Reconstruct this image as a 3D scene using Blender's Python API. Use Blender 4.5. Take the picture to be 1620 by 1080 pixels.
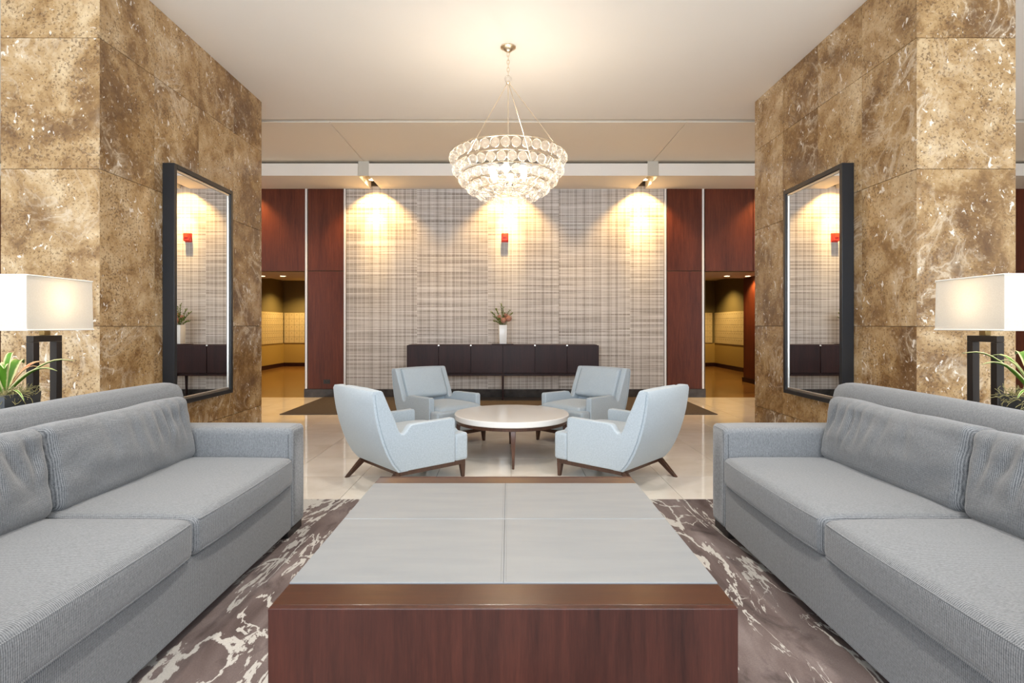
import bpy, bmesh, math, random
from mathutils import Vector, Matrix, noise
random.seed(7)
PI = math.pi
R = math.radians
scene = bpy.context.scene
for o in list(bpy.data.objects):
    bpy.data.objects.remove(o)

# ------------------------------------------------------------------ camera
HC = 4.03            # ceiling height
D = 10.1             # feature wall plane
PX, P0, P1 = 3.01, 4.10, 6.79   # pillar inner face, near and far edge
cam_d = bpy.data.cameras.new('camera')
cam = bpy.data.objects.new('camera', cam_d)
scene.collection.objects.link(cam)
cam.location = (0, 0, 1.3)
cam.rotation_euler = (R(90), 0, 0)
cam_d.sensor_width = 36
cam_d.lens = 36 * 880 / 1620
cam_d.shift_x = 6 / 1620
cam_d.shift_y = -25 / 1620
cam_d.clip_start = 0.05
scene.camera = cam

# ------------------------------------------------------------------ world, exposure, large lights
world = bpy.data.worlds.new('daylight')
scene.world = world
world.use_nodes = True
bg = world.node_tree.nodes['Background']
bg.inputs['Color'].default_value = (0.80, 0.90, 1.0, 1)
bg.inputs['Strength'].default_value = 1.0
vs = scene.view_settings
vs.view_transform = 'Standard'
vs.look = 'None'
vs.exposure = 0.5
vs.gamma = 1.0
vs.use_curve_mapping = False
scene.cycles.use_denoising = True
scene.cycles.max_bounces = 10
scene.cycles.diffuse_bounces = 5
scene.cycles.glossy_bounces = 4
scene.cycles.transparent_max_bounces = 24
scene.cycles.caustics_reflective = False
scene.cycles.caustics_refractive = False
scene.cycles.sample_clamp_indirect = 6


def light(name, kind, loc, energy, color, rot=(0, 0, 0), **kw):
    d = bpy.data.lights.new(name, kind)
    d.energy = energy
    d.color = color
    for k, v in kw.items():
        setattr(d, k, v)
    o = bpy.data.objects.new(name, d)
    scene.collection.objects.link(o)
    o.location = loc
    o.rotation_euler = rot
    return o


# daylight entering through the glazed front behind the camera
light('window_daylight', 'AREA', (0, -3.7, 2.1), 480, (0.86, 0.93, 1.0), (R(104), 0, 0),
      shape='RECTANGLE', size=11, size_y=3.6)
# added cool fill from both sides, beyond the pillars; no window there
for s in (-1, 1):
    light('side_fill', 'AREA', (s * 9.4, 1.2, 2.1), 50, (0.90, 0.95, 1.0), (R(90), 0, R(90) * s),
          shape='RECTANGLE', size=7.5, size_y=3.4)

# recessed ceiling lamps over the seating, ahead of and above the camera
for x_ in (-1.9, 0.0, 1.9):
    for y_ in (-0.6, 1.4, 3.3):
        light('ceiling_lamp', 'SPOT', (x_, y_, 4.0), 130, (1.0, 0.93, 0.84), spot_size=R(82), spot_blend=0.8, shadow_soft_size=0.09)

# ------------------------------------------------------------------ helpers
COL = scene.collection


def add(name, mesh, mat=None, parent=None, loc=None):
    o = bpy.data.objects.new(name, mesh)
    COL.objects.link(o)
    if mat is not None and not mesh.materials:
        mesh.materials.append(mat)
    o.parent = parent
    if loc is not None:
        o.location = loc
    return o


def tag(o, label=None, cat=None, group=None, kind=None):
    if label: o['label'] = label
    if cat: o['category'] = cat
    if group: o['group'] = group
    if kind: o['kind'] = kind
    return o


def thing(name, label, cat, loc=(0, 0, 0), rz=0, group=None, parent=None):
    o = bpy.data.objects.new(name, None)
    COL.objects.link(o)
    o.location = loc
    o.rotation_euler = (0, 0, rz)
    o.empty_display_size = 0.1
    return tag(o, label, cat, group)


def finish(bm, smooth=True, ang=35, flat=False):
    bmesh.ops.recalc_face_normals(bm, faces=bm.faces)
    me = bpy.data.meshes.new('m')
    bm.to_mesh(me)
    bm.free()
    if smooth:
        for p in me.polygons:
            p.use_smooth = True
        me.set_sharp_from_angle(angle=R(ang))
        if flat:
            for p in me.polygons:
                n_ = p.normal
                if max(abs(n_.x), abs(n_.y), abs(n_.z)) > 0.9999:
                    p.use_smooth = False
    return me


def bm_box(bm, x0, x1, y0, y1, z0, z1):
    v = [bm.verts.new((x, y, z)) for x in (x0, x1) for y in (y0, y1) for z in (z0, z1)]
    for f in ((0, 1, 3, 2), (4, 6, 7, 5), (0, 4, 5, 1), (2, 3, 7, 6), (0, 2, 6, 4), (1, 5, 7, 3)):
        bm.faces.new([v[i] for i in f])
    return v


def bevel(bm, w, seg=2, ang=25):
    es = [e for e in bm.edges if len(e.link_faces) == 2 and e.calc_face_angle(0) > R(ang)]
    bmesh.ops.bevel(bm, geom=es, offset=w, segments=seg, profile=0.5, affect='EDGES', clamp_overlap=True)


def box(name, xr, yr, zr, mat, parent=None, bev=0.0, seg=2):
    """box from ranges; its own origin at its centre"""
    c = Vector(((xr[0] + xr[1]) / 2, (yr[0] + yr[1]) / 2, (zr[0] + zr[1]) / 2))
    h = (abs(xr[1] - xr[0]) / 2, abs(yr[1] - yr[0]) / 2, abs(zr[1] - zr[0]) / 2)
    bm = bmesh.new()
    bm_box(bm, -h[0], h[0], -h[1], h[1], -h[2], h[2])
    if bev > 0:
        bmesh.ops.recalc_face_normals(bm, faces=bm.faces)
        bevel(bm, bev, seg)
    return add(name, finish(bm, bev > 0, 35, True), mat, parent, c)


def boxes(name, lst, mat, parent=None):
    bm = bmesh.new()
    for b in lst:
        bm_box(bm, *b)
    return add(name, finish(bm, False), mat, parent)


def bm_tube(bm, pts, rad, n=8, caps=True):
    pts = [Vector(p) for p in pts]
    rads = rad if isinstance(rad, (list, tuple)) else [rad] * len(pts)
    rings = []
    ref = None
    for i, p in enumerate(pts):
        t = (pts[min(i + 1, len(pts) - 1)] - pts[max(i - 1, 0)]).normalized()
        if ref is None:
            ref = t.orthogonal().normalized()
        ref = (ref - t * ref.dot(t))
        if ref.length < 1e-6:
            ref = t.orthogonal()
        ref.normalize()
        b = t.cross(ref)
        rings.append([bm.verts.new(p + (ref * math.cos(2 * PI * k / n) + b * math.sin(2 * PI * k / n)) * rads[i])
                      for k in range(n)])
    for a, c in zip(rings, rings[1:]):
        for k in range(n):
            bm.faces.new((a[k], a[(k + 1) % n], c[(k + 1) % n], c[k]))
    if caps:
        bm.faces.new(rings[0][::-1])
        bm.faces.new(rings[-1])


def tube(name, pts, rad, mat, parent=None, n=8):
    bm = bmesh.new()
    bm_tube(bm, pts, rad, n)
    return add(name, finish(bm), mat, parent)


def bm_lathe(bm, prof, n=32):
    """prof: list of (radius, z)"""
    rings = []
    for r, z in prof:
        if r < 1e-6:
            rings.append([bm.verts.new((0, 0, z))])
        else:
            rings.append([bm.verts.new((r * math.cos(2 * PI * k / n), r * math.sin(2 * PI * k / n), z)) for k in range(n)])
    for a, c in zip(rings, rings[1:]):
        for k in range(n):
            k2 = (k + 1) % n
            if len(a) == 1 and len(c) == 1:
                continue
            if len(a) == 1:
                bm.faces.new((a[0], c[k2], c[k]))
            elif len(c) == 1:
                bm.faces.new((a[k], a[k2], c[0]))
            else:
                bm.faces.new((a[k], a[k2], c[k2], c[k]))


def lathe(name, prof, mat, parent=None, loc=(0, 0, 0), n=32):
    bm = bmesh.new()
    bm_lathe(bm, prof, n)
    return add(name, finish(bm), mat, parent, loc)


def prism(name, poly, axis, a0, a1, mat, parent=None, bev=0, seg=2, loc=None, cuts=0, warp=None, ang=30):
    """extrude polygon; axis 'x': poly in (y,z); axis 'z': poly in (x,y)"""
    bm = bmesh.new()

    def P(p, a):
        return (a, p[0], p[1]) if axis == 'x' else (p[0], p[1], a)
    rows = []
    for i in range(cuts + 2):
        a = a0 + (a1 - a0) * i / (cuts + 1)
        rows.append([bm.verts.new(P(p, a)) for p in poly])
    n = len(poly)
    for r0, r1 in zip(rows, rows[1:]):
        for k in range(n):
            bm.faces.new((r0[k], r0[(k + 1) % n], r1[(k + 1) % n], r1[k]))
    bm.faces.new(rows[0][::-1])
    bm.faces.new(rows[-1])
    bmesh.ops.recalc_face_normals(bm, faces=bm.faces)
    if bev:
        bevel(bm, bev, seg, 40)
    if warp:
        for v in bm.verts:
            v.co = warp(v.co.copy())
    return add(name, finish(bm, True, ang, True), mat, parent, loc)


def spaced(n, edge=0.5):
    """-1..1 samples crowded at the ends"""
    out = []
    for i in range(n + 1):
        t = -1 + 2 * i / n
        s = math.sin(t * PI / 2)
        out.append(t * (1 - edge) + s * edge)
    return out


def pillow_mesh(sx, sy, sz, r, crown=(0, 0, 0), n=(30, 20, 8), disp=None):
    """rounded box of full size sx,sy,sz with bulging faces (crown per axis) and a displacement function"""
    bm = bmesh.new()
    hx, hy, hz = sx / 2, sy / 2, sz / 2
    ax, ay, az = spaced(n[0]), spaced(n[1]), spaced(n[2])
    cache = {}

    def V(i, j, k):
        key = (i, j, k)
        if key not in cache:
            p = Vector((ax[i] * hx, ay[j] * hy, az[k] * hz))
            c = Vector((max(-hx + r, min(hx - r, p.x)), max(-hy + r, min(hy - r, p.y)), max(-hz + r, min(hz - r, p.z))))
            d = p - c
            if d.length > 1e-9:
                # push to rounded corner
                m = max(abs(d.x), abs(d.y), abs(d.z))
                d = d.normalized() * m
            q = c + d
            u, v, w = q.x / hx, q.y / hy, q.z / hz
            q2 = q.copy()
            q2.x += crown[0] * u * max(0, 1 - v * v) * max(0, 1 - w * w)
            q2.y += crown[1] * v * max(0, 1 - u * u) * max(0, 1 - w * w)
            q2.z += crown[2] * w * (max(0, 1 - u ** 4)) * (max(0, 1 - v ** 4))
            if disp:
                q2 = disp(q2, u, v, w)
            cache[key] = bm.verts.new(q2)
        return cache[key]
    nx, ny, nz = n
    for i in range(nx):
        for j in range(ny):
            for k in (0, nz):
                bm.faces.new((V(i, j, k), V(i + 1, j, k), V(i + 1, j + 1, k), V(i, j + 1, k)))
    for i in range(nx):
        for k in range(nz):
            for j in (0, ny):
                bm.faces.new((V(i, j, k), V(i + 1, j, k), V(i + 1, j, k + 1), V(i, j, k + 1)))
    for j in range(ny):
        for k in range(nz):
            for i in (0, nx):
                bm.faces.new((V(i, j, k), V(i, j + 1, k), V(i, j + 1, k + 1), V(i, j, k + 1)))
    return finish(bm, True, 80)


def copy_tree(o, parent=None):
    c = o.copy()
    COL.objects.link(c)
    c.parent = parent
    for ch in list(o.children):
        copy_tree(ch, c)
    return c


# ------------------------------------------------------------------ materials
class NT:
    def __init__(s, name):
        s.m = bpy.data.materials.new(name)
        s.m.use_nodes = True
        s.t = s.m.node_tree
        s.b = s.t.nodes['Principled BSDF']
        s.out = s.t.nodes['Material Output']

    def n(s, typ, **kw):
        nd = s.t.nodes.new(typ)
        for k, v in kw.items():
            setattr(nd, k, v)
        return nd

    def l(s, a, b):
        s.t.links.new(a, b)

    def set(s, **kw):
        for k, v in kw.items():
            s.b.inputs[k.replace('_', ' ')].default_value = v if not isinstance(v, tuple) or len(v) == 4 else (*v, 1)
        return s

    def coord(s, kind='Object', scale=(1, 1, 1), rand=0.0, rot=(0, 0, 0)):
        if kind == 'World':
            src = s.n('ShaderNodeNewGeometry').outputs['Position']
        else:
            src = s.n('ShaderNodeTexCoord').outputs[kind]
        if rand:
            oi = s.n('ShaderNodeObjectInfo')
            mu = s.n('ShaderNodeMath', operation='MULTIPLY')
            mu.inputs[1].default_value = rand
            s.l(oi.outputs['Random'], mu.inputs[0])
            ad = s.n('ShaderNodeVectorMath', operation='ADD')
            s.l(src, ad.inputs[0])
            s.l(mu.outputs[0], ad.inputs[1])
            src = ad.outputs[0]
        mp = s.n('ShaderNodeMapping')
        mp.inputs['Scale'].default_value = scale
        mp.inputs['Rotation'].default_value = rot
        s.l(src, mp.inputs['Vector'])
        return mp.outputs[0]

    def noise(s, vec, scale=5, detail=4, rough=0.5, dist=0.0, dims='3D'):
        nd = s.n('ShaderNodeTexNoise', noise_dimensions=dims)
        nd.inputs['Scale'].default_value = scale
        nd.inputs['Detail'].default_value = detail
        nd.inputs['Roughness'].default_value = rough
        nd.inputs['Distortion'].default_value = dist
        if vec is not None:
            s.l(vec, nd.inputs['W' if dims == '1D' else 'Vector'])
        return nd.outputs['Fac']

    def ramp(s, fac, stops, interp='LINEAR'):
        nd = s.n('ShaderNodeValToRGB')
        nd.color_ramp.interpolation = interp
        e = nd.color_ramp.elements
        while len(e) < len(stops):
            e.new(0.5)
        for el, (p, c) in zip(e, stops):
            el.position = p
            el.color = (c, c, c, 1) if isinstance(c, (int, float)) else (*c, 1)
        s.l(fac, nd.inputs[0])
        return nd.outputs[0]

    def mix(s, fac, a, b, blend='MIX'):
        nd = s.n('ShaderNodeMix', data_type='RGBA', blend_type=blend)
        for sock, val in ((nd.inputs[0], fac), (nd.inputs[6], a), (nd.inputs[7], b)):
            if hasattr(val, 'is_output') or hasattr(val, 'links'):
                s.l(val, sock)
            elif isinstance(val, (int, float)):
                sock.default_value = val
            else:
                sock.default_value = (*val, 1)
        return nd.outputs[2]

    def math(s, op, a, b=None, clamp=False):
        nd = s.n('ShaderNodeMath', operation=op, use_clamp=clamp)
        for i, val in enumerate((a, b)):
            if val is None:
                continue
            if isinstance(val, (int, float)):
                nd.inputs[i].default_value = val
            else:
                s.l(val, nd.inputs[i])
        return nd.outputs[0]

    def bump(s, h, strength=0.2, dist=0.01):
        nd = s.n('ShaderNodeBump')
        nd.inputs['Strength'].default_value = strength
        nd.inputs['Distance'].default_value = dist
        s.l(h, nd.inputs['Height'])
        s.l(nd.outputs[0], s.b.inputs['Normal'])

    def base(s, c):
        s.l(c, s.b.inputs['Base Color'])

    def sep(s, vec):
        nd = s.n('ShaderNodeSeparateXYZ')
        s.l(vec, nd.inputs[0])
        return nd.outputs


def plain(name, col, rough=0.5, metal=0.0, **kw):
    m = NT(name)
    m.set(Base_Color=col, Roughness=rough, Metallic=metal)
    for k, v in kw.items():
        m.b.inputs[k.replace('_', ' ')].default_value = v
    return m.m


def paint(name, col, rough=0.7):
    m = NT(name)
    m.set(Roughness=rough)
    f = m.noise(m.coord('World'), 1.2, 3)
    c2 = tuple(x * 0.96 for x in col)
    m.base(m.mix(f, col, c2))
    m.bump(m.noise(m.coord('World'), 180, 2), 0.03, 0.002)
    return m.m


def wood(name, dark, light_, rough=0.3, scale=1.0, axis='z', coat=0.0, rand=9.0, spec=0.5):
    m = NT(name)
    st = {'z': (14, 14, 0.9), 'x': (0.9, 14, 14), 'y': (14, 0.9, 14)}[axis]
    v = m.coord('Object', tuple(x * scale for x in st), rand)
    a = m.noise(v, 3.0, 8, 0.62, 0.4)
    st2 = {'z': (3, 3, 0.35), 'x': (0.35, 3, 3), 'y': (3, 0.35, 3)}[axis]
    b = m.noise(m.coord('Object', tuple(x * scale for x in st2), rand), 2.0, 4, 0.5, 0.6)
    fine = m.noise(m.coord('Object', tuple(x * 7 * scale for x in st), rand), 2.5, 3, 0.6)
    f = m.math('ADD', m.math('MULTIPLY', a, 0.5), m.math('MULTIPLY', b, 0.5))
    f = m.math('ADD', f, m.math('MULTIPLY', m.math('SUBTRACT', fine, 0.5), 0.25))
    m.base(m.ramp(f, [(0.30, dark), (0.5, tuple((x + y) / 2 for x, y in zip(dark, light_))), (0.70, light_)]))
    m.set(Roughness=rough)
    m.b.inputs['Coat Weight'].default_value = coat
    m.b.inputs['Specular IOR Level'].default_value = spec
    m.b.inputs['Coat Roughness'].default_value = 0.15
    m.bump(fine, 0.05, 0.002)
    return m.m


def fabric(name, dark, light_, period=0.006, stripe=0.5, axis=1, rough=0.9):
    """ribbed weave: fine ribs along one object axis broken into short dashes, slubs on top"""
    m = NT(name)
    v = m.coord('Object')
    s3 = m.sep(v)
    k = 2 * PI / period
    rib = m.math('SINE', m.math('MULTIPLY', s3[axis], k))
    others = [i for i in range(3) if i != axis]
    d1 = m.math('SINE', m.math('MULTIPLY', m.math('ADD', s3[others[0]], s3[others[1]]), k * 0.8))
    w = m.math('ADD', m.math('MULTIPLY', rib, 0.5), m.math('MULTIPLY', d1, 0.10))
    slub = m.noise(m.coord('Object', (60, 60, 60)), 3.0, 4, 0.6)
    st = [90.0, 90.0, 90.0]
    st[axis] = 420.0
    thread = m.noise(m.coord('Object', tuple(st)), 1.0, 3, 0.6)
    f = m.math('ADD', 0.5, m.math('MULTIPLY', w, stripe * 0.5))
    f = m.math('ADD', f, m.math('MULTIPLY', m.math('SUBTRACT', slub, 0.5), 0.5))
    f = m.math('ADD', f, m.math('MULTIPLY', m.math('SUBTRACT', thread, 0.5), 0.9), True)
    m.base(m.mix(f, dark, light_))
    m.set(Roughness=rough)
    m.b.inputs['Sheen Weight'].default_value = 0.25
    m.b.inputs['Specular IOR Level'].default_value = 0.2
    m.bump(f, 0.25, 0.002)
    return m.m


M = {}
M['ceiling'] = paint('ceiling_paint', (0.91, 0.89, 0.865))
M['cream'] = paint('cream_paint', (0.86, 0.79, 0.69))
M['soffit_face'] = paint('soffit_paint', (0.84, 0.80, 0.75))
M['core'] = plain('dark_joint', (0.10, 0.07, 0.045), 0.8)
M['grout'] = plain('grout', (0.42, 0.37, 0.30), 0.8)
M['mahogany'] = wood('mahogany_veneer', (0.060, 0.014, 0.008), (0.165, 0.042, 0.020), 0.30, 1.0, 'z', 0.0, 9.0, 0.28)
M['console_wood'] = wood('espresso_veneer', (0.014, 0.005, 0.005), (0.045, 0.015, 0.013), 0.34, 1.0, 'z', 0.0, 9.0, 0.2)
M['table_wood'] = wood('walnut_veneer', (0.018, 0.0055, 0.0045), (0.074, 0.021, 0.0135), 0.36, 0.9, 'z', 0.0, 9.0, 0.4)
M['table_wood_top'] = wood('walnut_top_veneer', (0.022, 0.006, 0.003), (0.068, 0.021, 0.009), 0.28, 0.9, 'x', 0.25)
M['leg_wood'] = wood('leg_walnut', (0.035, 0.015, 0.009), (0.11, 0.045, 0.024), 0.35, 2.0, 'z', 0.1)
M['sofa'] = fabric('grey_ribbed_weave', (0.028, 0.033, 0.040), (0.285, 0.295, 0.308), 0.0066, 0.85, 1)
M['sofa_arm'] = fabric('grey_ribbed_weave_turned', (0.036, 0.042, 0.050), (0.35, 0.362, 0.376), 0.0066, 0.7, 0)
M['chair'] = fabric('pale_blue_weave', (0.30, 0.355, 0.40), (0.57, 0.635, 0.685), 0.004, 0.25, 0)
M['seam'] = plain('seam_thread', (0.13, 0.14, 0.155), 0.9)
M['chair_seam'] = plain('chair_seam_thread', (0.30, 0.36, 0.40), 0.9)
M['black_frame'] = plain('black_lacquer', (0.012, 0.014, 0.018), 0.35)
M['silver'] = plain('brushed_silver', (0.78, 0.76, 0.72), 0.3, 1.0)
M['channel'] = plain('satin_aluminium', (0.80, 0.79, 0.80), 0.4, 0.35)
M['bronze'] = plain('dark_bronze', (0.035, 0.028, 0.024), 0.4, 0.5)
M['brass'] = plain('aged_brass', (0.32, 0.22, 0.09), 0.35, 0.9)
M['champagne'] = plain('champagne_metal', (0.80, 0.70, 0.55), 0.28, 1.0)
M['mirror'] = plain('mirror_glass', (0.90, 0.91, 0.90), 0.0, 1.0)
M['red'] = plain('red_plastic', (0.75, 0.035, 0.015), 0.35)
M['ceramic'] = plain('white_ceramic', (0.86, 0.86, 0.85), 0.15)
M['stone_white'] = plain('white_stone', (0.82, 0.80, 0.77), 0.12)
M['planter'] = plain('charcoal_planter', (0.035, 0.038, 0.042), 0.45)
M['foot'] = plain('black_foot', (0.012, 0.009, 0.008), 0.4)
M['dark_plate'] = plain('dark_plate', (0.02, 0.015, 0.012), 0.4)
M['lamp_trim'] = plain('white_trim', (0.85, 0.84, 0.80), 0.4)
M['housing_slot_shade'] = plain('housing_slot_shade_grey', (0.55, 0.52, 0.46), 0.6)
M['olive'] = paint('olive_wall', (0.17, 0.135, 0.055), 0.6)
M['ochre'] = paint('ochre_wall', (0.42, 0.29, 0.085), 0.5)
M['mailbox'] = plain('pale_gold_metal', (0.74, 0.62, 0.38), 0.38, 0.35)
M['mailbox_body'] = plain('mailbox_frame_metal', (0.40, 0.31, 0.15), 0.5, 0.3)


def emis(name, col, strength):
    m = NT(name)
    m.set(Base_Color=col)
    m.b.inputs['Emission Color'].default_value = (*col, 1)
    m.b.inputs['Emission Strength'].default_value = strength
    return m.m


M['lens'] = emis('lit_lens', (1.0, 0.80, 0.45), 14)
M['bulb'] = emis('lit_bulb', (1.0, 0.86, 0.66), 22)

# marble
m = NT('emperador_marble')
v = m.coord('Object', (1, 1, 1), 37.0)
big = m.noise(v, 1.6, 6, 0.62, 0.8)
mid = m.noise(v, 7.0, 8, 0.68, 0.4)
f = m.math('ADD', m.math('MULTIPLY', big, 0.6), m.math('MULTIPLY', mid, 0.4))
oi = m.n('ShaderNodeObjectInfo')
f = m.math('ADD', f, m.math('MULTIPLY', m.math('SUBTRACT', oi.outputs['Random'], 0.5), 0.13))
c = m.ramp(f, [(0.36, (0.14, 0.070, 0.026)), (0.46, (0.25, 0.140, 0.053)), (0.54, (0.42, 0.270, 0.125)), (0.66, (0.62, 0.47, 0.29))])
speck = m.noise(v, 58, 3, 0.65)
blot = m.noise(v, 3.2, 3, 0.5)
spf = m.ramp(m.math('ADD', speck, m.math('MULTIPLY', m.math('SUBTRACT', blot, 0.5), 0.25)), [(0.54, 0.0), (0.64, 0.75)])
c = m.mix(spf, c, (0.105, 0.055, 0.024))
spl = m.ramp(m.noise(v, 31, 4, 0.6, 0.6), [(0.56, 0.0), (0.72, 0.55)])
c = m.mix(spl, c, (0.55, 0.42, 0.27))
# pale tan clouds and veins
vn = m.noise(v, 2.1, 5, 0.6, 1.4)
ve = m.math('ABSOLUTE', m.math('SUBTRACT', vn, 0.5))
vf = m.ramp(ve, [(0.0, 0.8), (0.022, 0.22), (0.07, 0.0)])
vmask = m.ramp(m.noise(v, 1.3, 2), [(0.48, 0.0), (0.62, 1.0)])
c = m.mix(m.math('MULTIPLY', vf, vmask), c, (0.62, 0.50, 0.36))
# white shell flecks: elongated voronoi islands
fl = m.noise(m.coord('Object', (1, 1, 0.75), 61.0), 21, 3, 0.55, 0.8)
flm = m.ramp(m.noise(v, 2.6, 3), [(0.42, 0.0), (0.62, 0.055)])
ff = m.ramp(m.math('ADD', fl, flm), [(0.682, 0.0), (0.715, 0.85)])
c = m.mix(ff, c, (0.80, 0.74, 0.66))
m.base(c)
m.set(Roughness=0.17)
m.b.inputs['Specular IOR Level'].default_value = 0.5
M['marble'] = m.m

# floor tile
m = NT('cream_tile')
v = m.coord('Object', (1, 1, 1), 23.0)
f = m.noise(v, 2.2, 6, 0.6, 0.8)
oi = m.n('ShaderNodeObjectInfo')
f = m.math('ADD', f, m.math('MULTIPLY', m.math('SUBTRACT', oi.outputs['Random'], 0.5), 0.22))
m.base(m.ramp(f, [(0.3, (0.74, 0.68, 0.59)), (0.5, (0.81, 0.755, 0.67)), (0.7, (0.86, 0.81, 0.735))]))
m.set(Roughness=0.07)
M['tile'] = m.m

# corridor floor (polished brown)
m = NT('brown_corridor_floor')
f = m.noise(m.coord('World', (1, 4, 1)), 2.2, 5, 0.6)
m.base(m.ramp(f, [(0.3, (0.17, 0.075, 0.02)), (0.7, (0.32, 0.16, 0.05))]))
m.set(Roughness=0.16)
M['corridor_floor'] = m.m

# baseboard stone
m = NT('dark_stone')
f = m.noise(m.coord('World'), 8, 6)
m.base(m.ramp(f, [(0.3, (0.03, 0.026, 0.024)), (0.7, (0.07, 0.06, 0.055))]))
m.set(Roughness=0.2)
M['dark_stone'] = m.m

# runner mat
m = NT('brown_mat_pile')
f = m.noise(m.coord('World'), 90, 3)
m.base(m.ramp(f, [(0.3, (0.035, 0.025, 0.018)), (0.7, (0.11, 0.085, 0.066))]))
m.set(Roughness=0.95)
m.bump(f, 0.4, 0.004)
M['mat'] = m.m

# rug
m = NT('mauve_rug_pile')
v = m.coord('World', (1, 1, 1))
vs_ = m.coord('World', (2.1, 0.62, 1), rot=(0, 0, R(-7)))
g = m.noise(vs_, 1.7, 5, 0.55, 0.9)
c = m.ramp(g, [(0.3, (0.100, 0.073, 0.068)), (0.5, (0.165, 0.128, 0.120)), (0.7, (0.25, 0.205, 0.198))])
dk = m.noise(m.coord('World', (1.6, 0.9, 1)), 3.1, 6, 0.6, 1.1)
c = m.mix(m.ramp(dk, [(0.55, 0.0), (0.72, 0.75)]), c, (0.055, 0.042, 0.041))
warp = m.noise(m.coord('World', (2.0, 0.55, 1), rot=(0, 0, R(-9))), 1.55, 7, 0.56, 1.5)
band = m.math('ABSOLUTE', m.math('SUBTRACT', warp, 0.5))
mask = m.noise(m.coord('World', (1.1, 0.8, 1)), 1.9, 4, 0.55)
width = m.math('MULTIPLY', m.ramp(mask, [(0.36, 0.0), (0.56, 1.0)]), 0.034)
st = m.math('MULTIPLY', m.math('SUBTRACT', width, band), 160, True)
holes = m.ramp(m.noise(m.coord('World', (2.2, 1.0, 1)), 9, 3, 0.5, 0.5), [(0.60, 1.0), (0.63, 0.0)])
c = m.mix(m.math('MULTIPLY', st, holes), c, (0.50, 0.475, 0.44))
warp2 = m.noise(m.coord('World', (1.7, 0.6, 1), rot=(0, 0, R(24))), 1.9, 7, 0.56, 1.3)
mask2 = m.noise(m.coord('World', (0.9, 0.7, 1), rot=(0, 0, R(40))), 1.4, 3, 0.5)
w2 = m.math('MULTIPLY', m.ramp(mask2, [(0.46, 0.0), (0.62, 1.0)]), 0.024)
st2 = m.math('MULTIPLY', m.math('SUBTRACT', w2, m.math('ABSOLUTE', m.math('SUBTRACT', warp2, 0.47))), 160, True)
c = m.mix(m.math('MULTIPLY', st2, holes), c, (0.50, 0.475, 0.44))
pile = m.noise(v, 160, 3, 0.7)
c = m.mix(0.35, c, m.ramp(pile, [(0.3, 0.35), (0.7, 1.0)]), 'MULTIPLY')
m.base(c)
m.set(Roughness=0.95)
m.b.inputs['Specular IOR Level'].default_value = 0.1
m.bump(pile, 0.5, 0.006)
M['rug'] = m.m

# leather inlay
m = NT('silver_grey_leather')
v = m.coord('World')
gr = m.noise(v, 220, 3, 0.6)
lo = m.noise(m.coord('World', (1, 5, 1)), 3, 3)
m.base(m.ramp(lo, [(0.3, (0.200, 0.213, 0.225)), (0.7, (0.228, 0.238, 0.246))]))
m.set(Roughness=0.45)
m.bump(gr, 0.06, 0.002)
M['leather'] = m.m
M['stitch'] = plain('grey_stitch', (0.22, 0.22, 0.22), 0.8)

# wallpaper plaid
m = NT('plaid_wallcovering')
pos = m.coord('World')
s3 = m.sep(pos)
oi = m.n('ShaderNodeObjectInfo')
rnd = m.math('MULTIPLY', oi.outputs['Random'], 40)


def comb(a, b):
    nd = m.n('ShaderNodeCombineXYZ')
    m.l(a, nd.inputs[0])
    m.l(b, nd.inputs[1])
    return nd.outputs[0]


zs = m.math('ADD', s3[2], rnd)
h1 = m.noise(comb(m.math('MULTIPLY', s3[0], 0.5), m.math('MULTIPLY', zs, 48)), 1.0, 4, 0.65, 0.0, '2D')
h2 = m.noise(comb(m.math('MULTIPLY', s3[0], 0.25), m.math('MULTIPLY', zs, 14)), 1.0, 2, 0.5, 0.0, '2D')
lines = m.ramp(m.noise(comb(m.math('MULTIPLY', s3[0], 0.5), m.math('MULTIPLY', zs, 27)), 1.0, 1, 0.4, 0.0, '2D'),
               [(0.595, 0.0), (0.64, 1.0)])
v1 = m.noise(m.math('MULTIPLY', s3[0], 9.0), 1.0, 3, 0.6, 0.0, '1D')
fr = m.math('FRACT', m.math('DIVIDE', m.math('ADD', s3[0], 10.02), 0.148))
vl = m.math('LESS_THAN', fr, 0.055)
v2 = m.math('MULTIPLY', m.math('SUBTRACT', m.math('ABSOLUTE', m.math('SUBTRACT', fr, 0.5)), 0.25), 0.16)
f = m.math('ADD', m.math('MULTIPLY', h1, 0.72), m.math('MULTIPLY', h2, 0.28))
f = m.math('ADD', f, m.math('MULTIPLY', m.math('SUBTRACT', v1, 0.5), 0.32))
f = m.math('SUBTRACT', f, v2)
c = m.ramp(f, [(0.32, (0.30, 0.265, 0.24)), (0.48, (0.49, 0.45, 0.42)), (0.66, (0.66, 0.63, 0.615))])
c = m.mix(m.math('MULTIPLY', lines, 0.40), c, (0.165, 0.130, 0.105))
hf = m.math('FRACT', m.math('DIVIDE', zs, 0.062))
hs = m.ramp(m.noise(comb(m.math('MULTIPLY', s3[0], 1.2), m.math('MULTIPLY', zs, 11)), 1.0, 2, 0.6, 0.0, '2D'), [(0.35, 0.1), (0.62, 0.75)])
c = m.mix(m.math('MULTIPLY', m.math('LESS_THAN', hf, 0.13), hs), c, (0.16, 0.125, 0.10))
fr2 = m.math('FRACT', m.math('DIVIDE', m.math('ADD', s3[0], 10.07), 0.074))
c = m.mix(m.math('MULTIPLY', m.math('LESS_THAN', fr2, 0.22), 0.28), c, (0.74, 0.71, 0.69))
c = m.mix(m.math('MULTIPLY', vl, 0.5), c, (0.20, 0.165, 0.14))
m.base(c)
m.set(Roughness=0.55)
M['wallpaper'] = m.m

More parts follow.
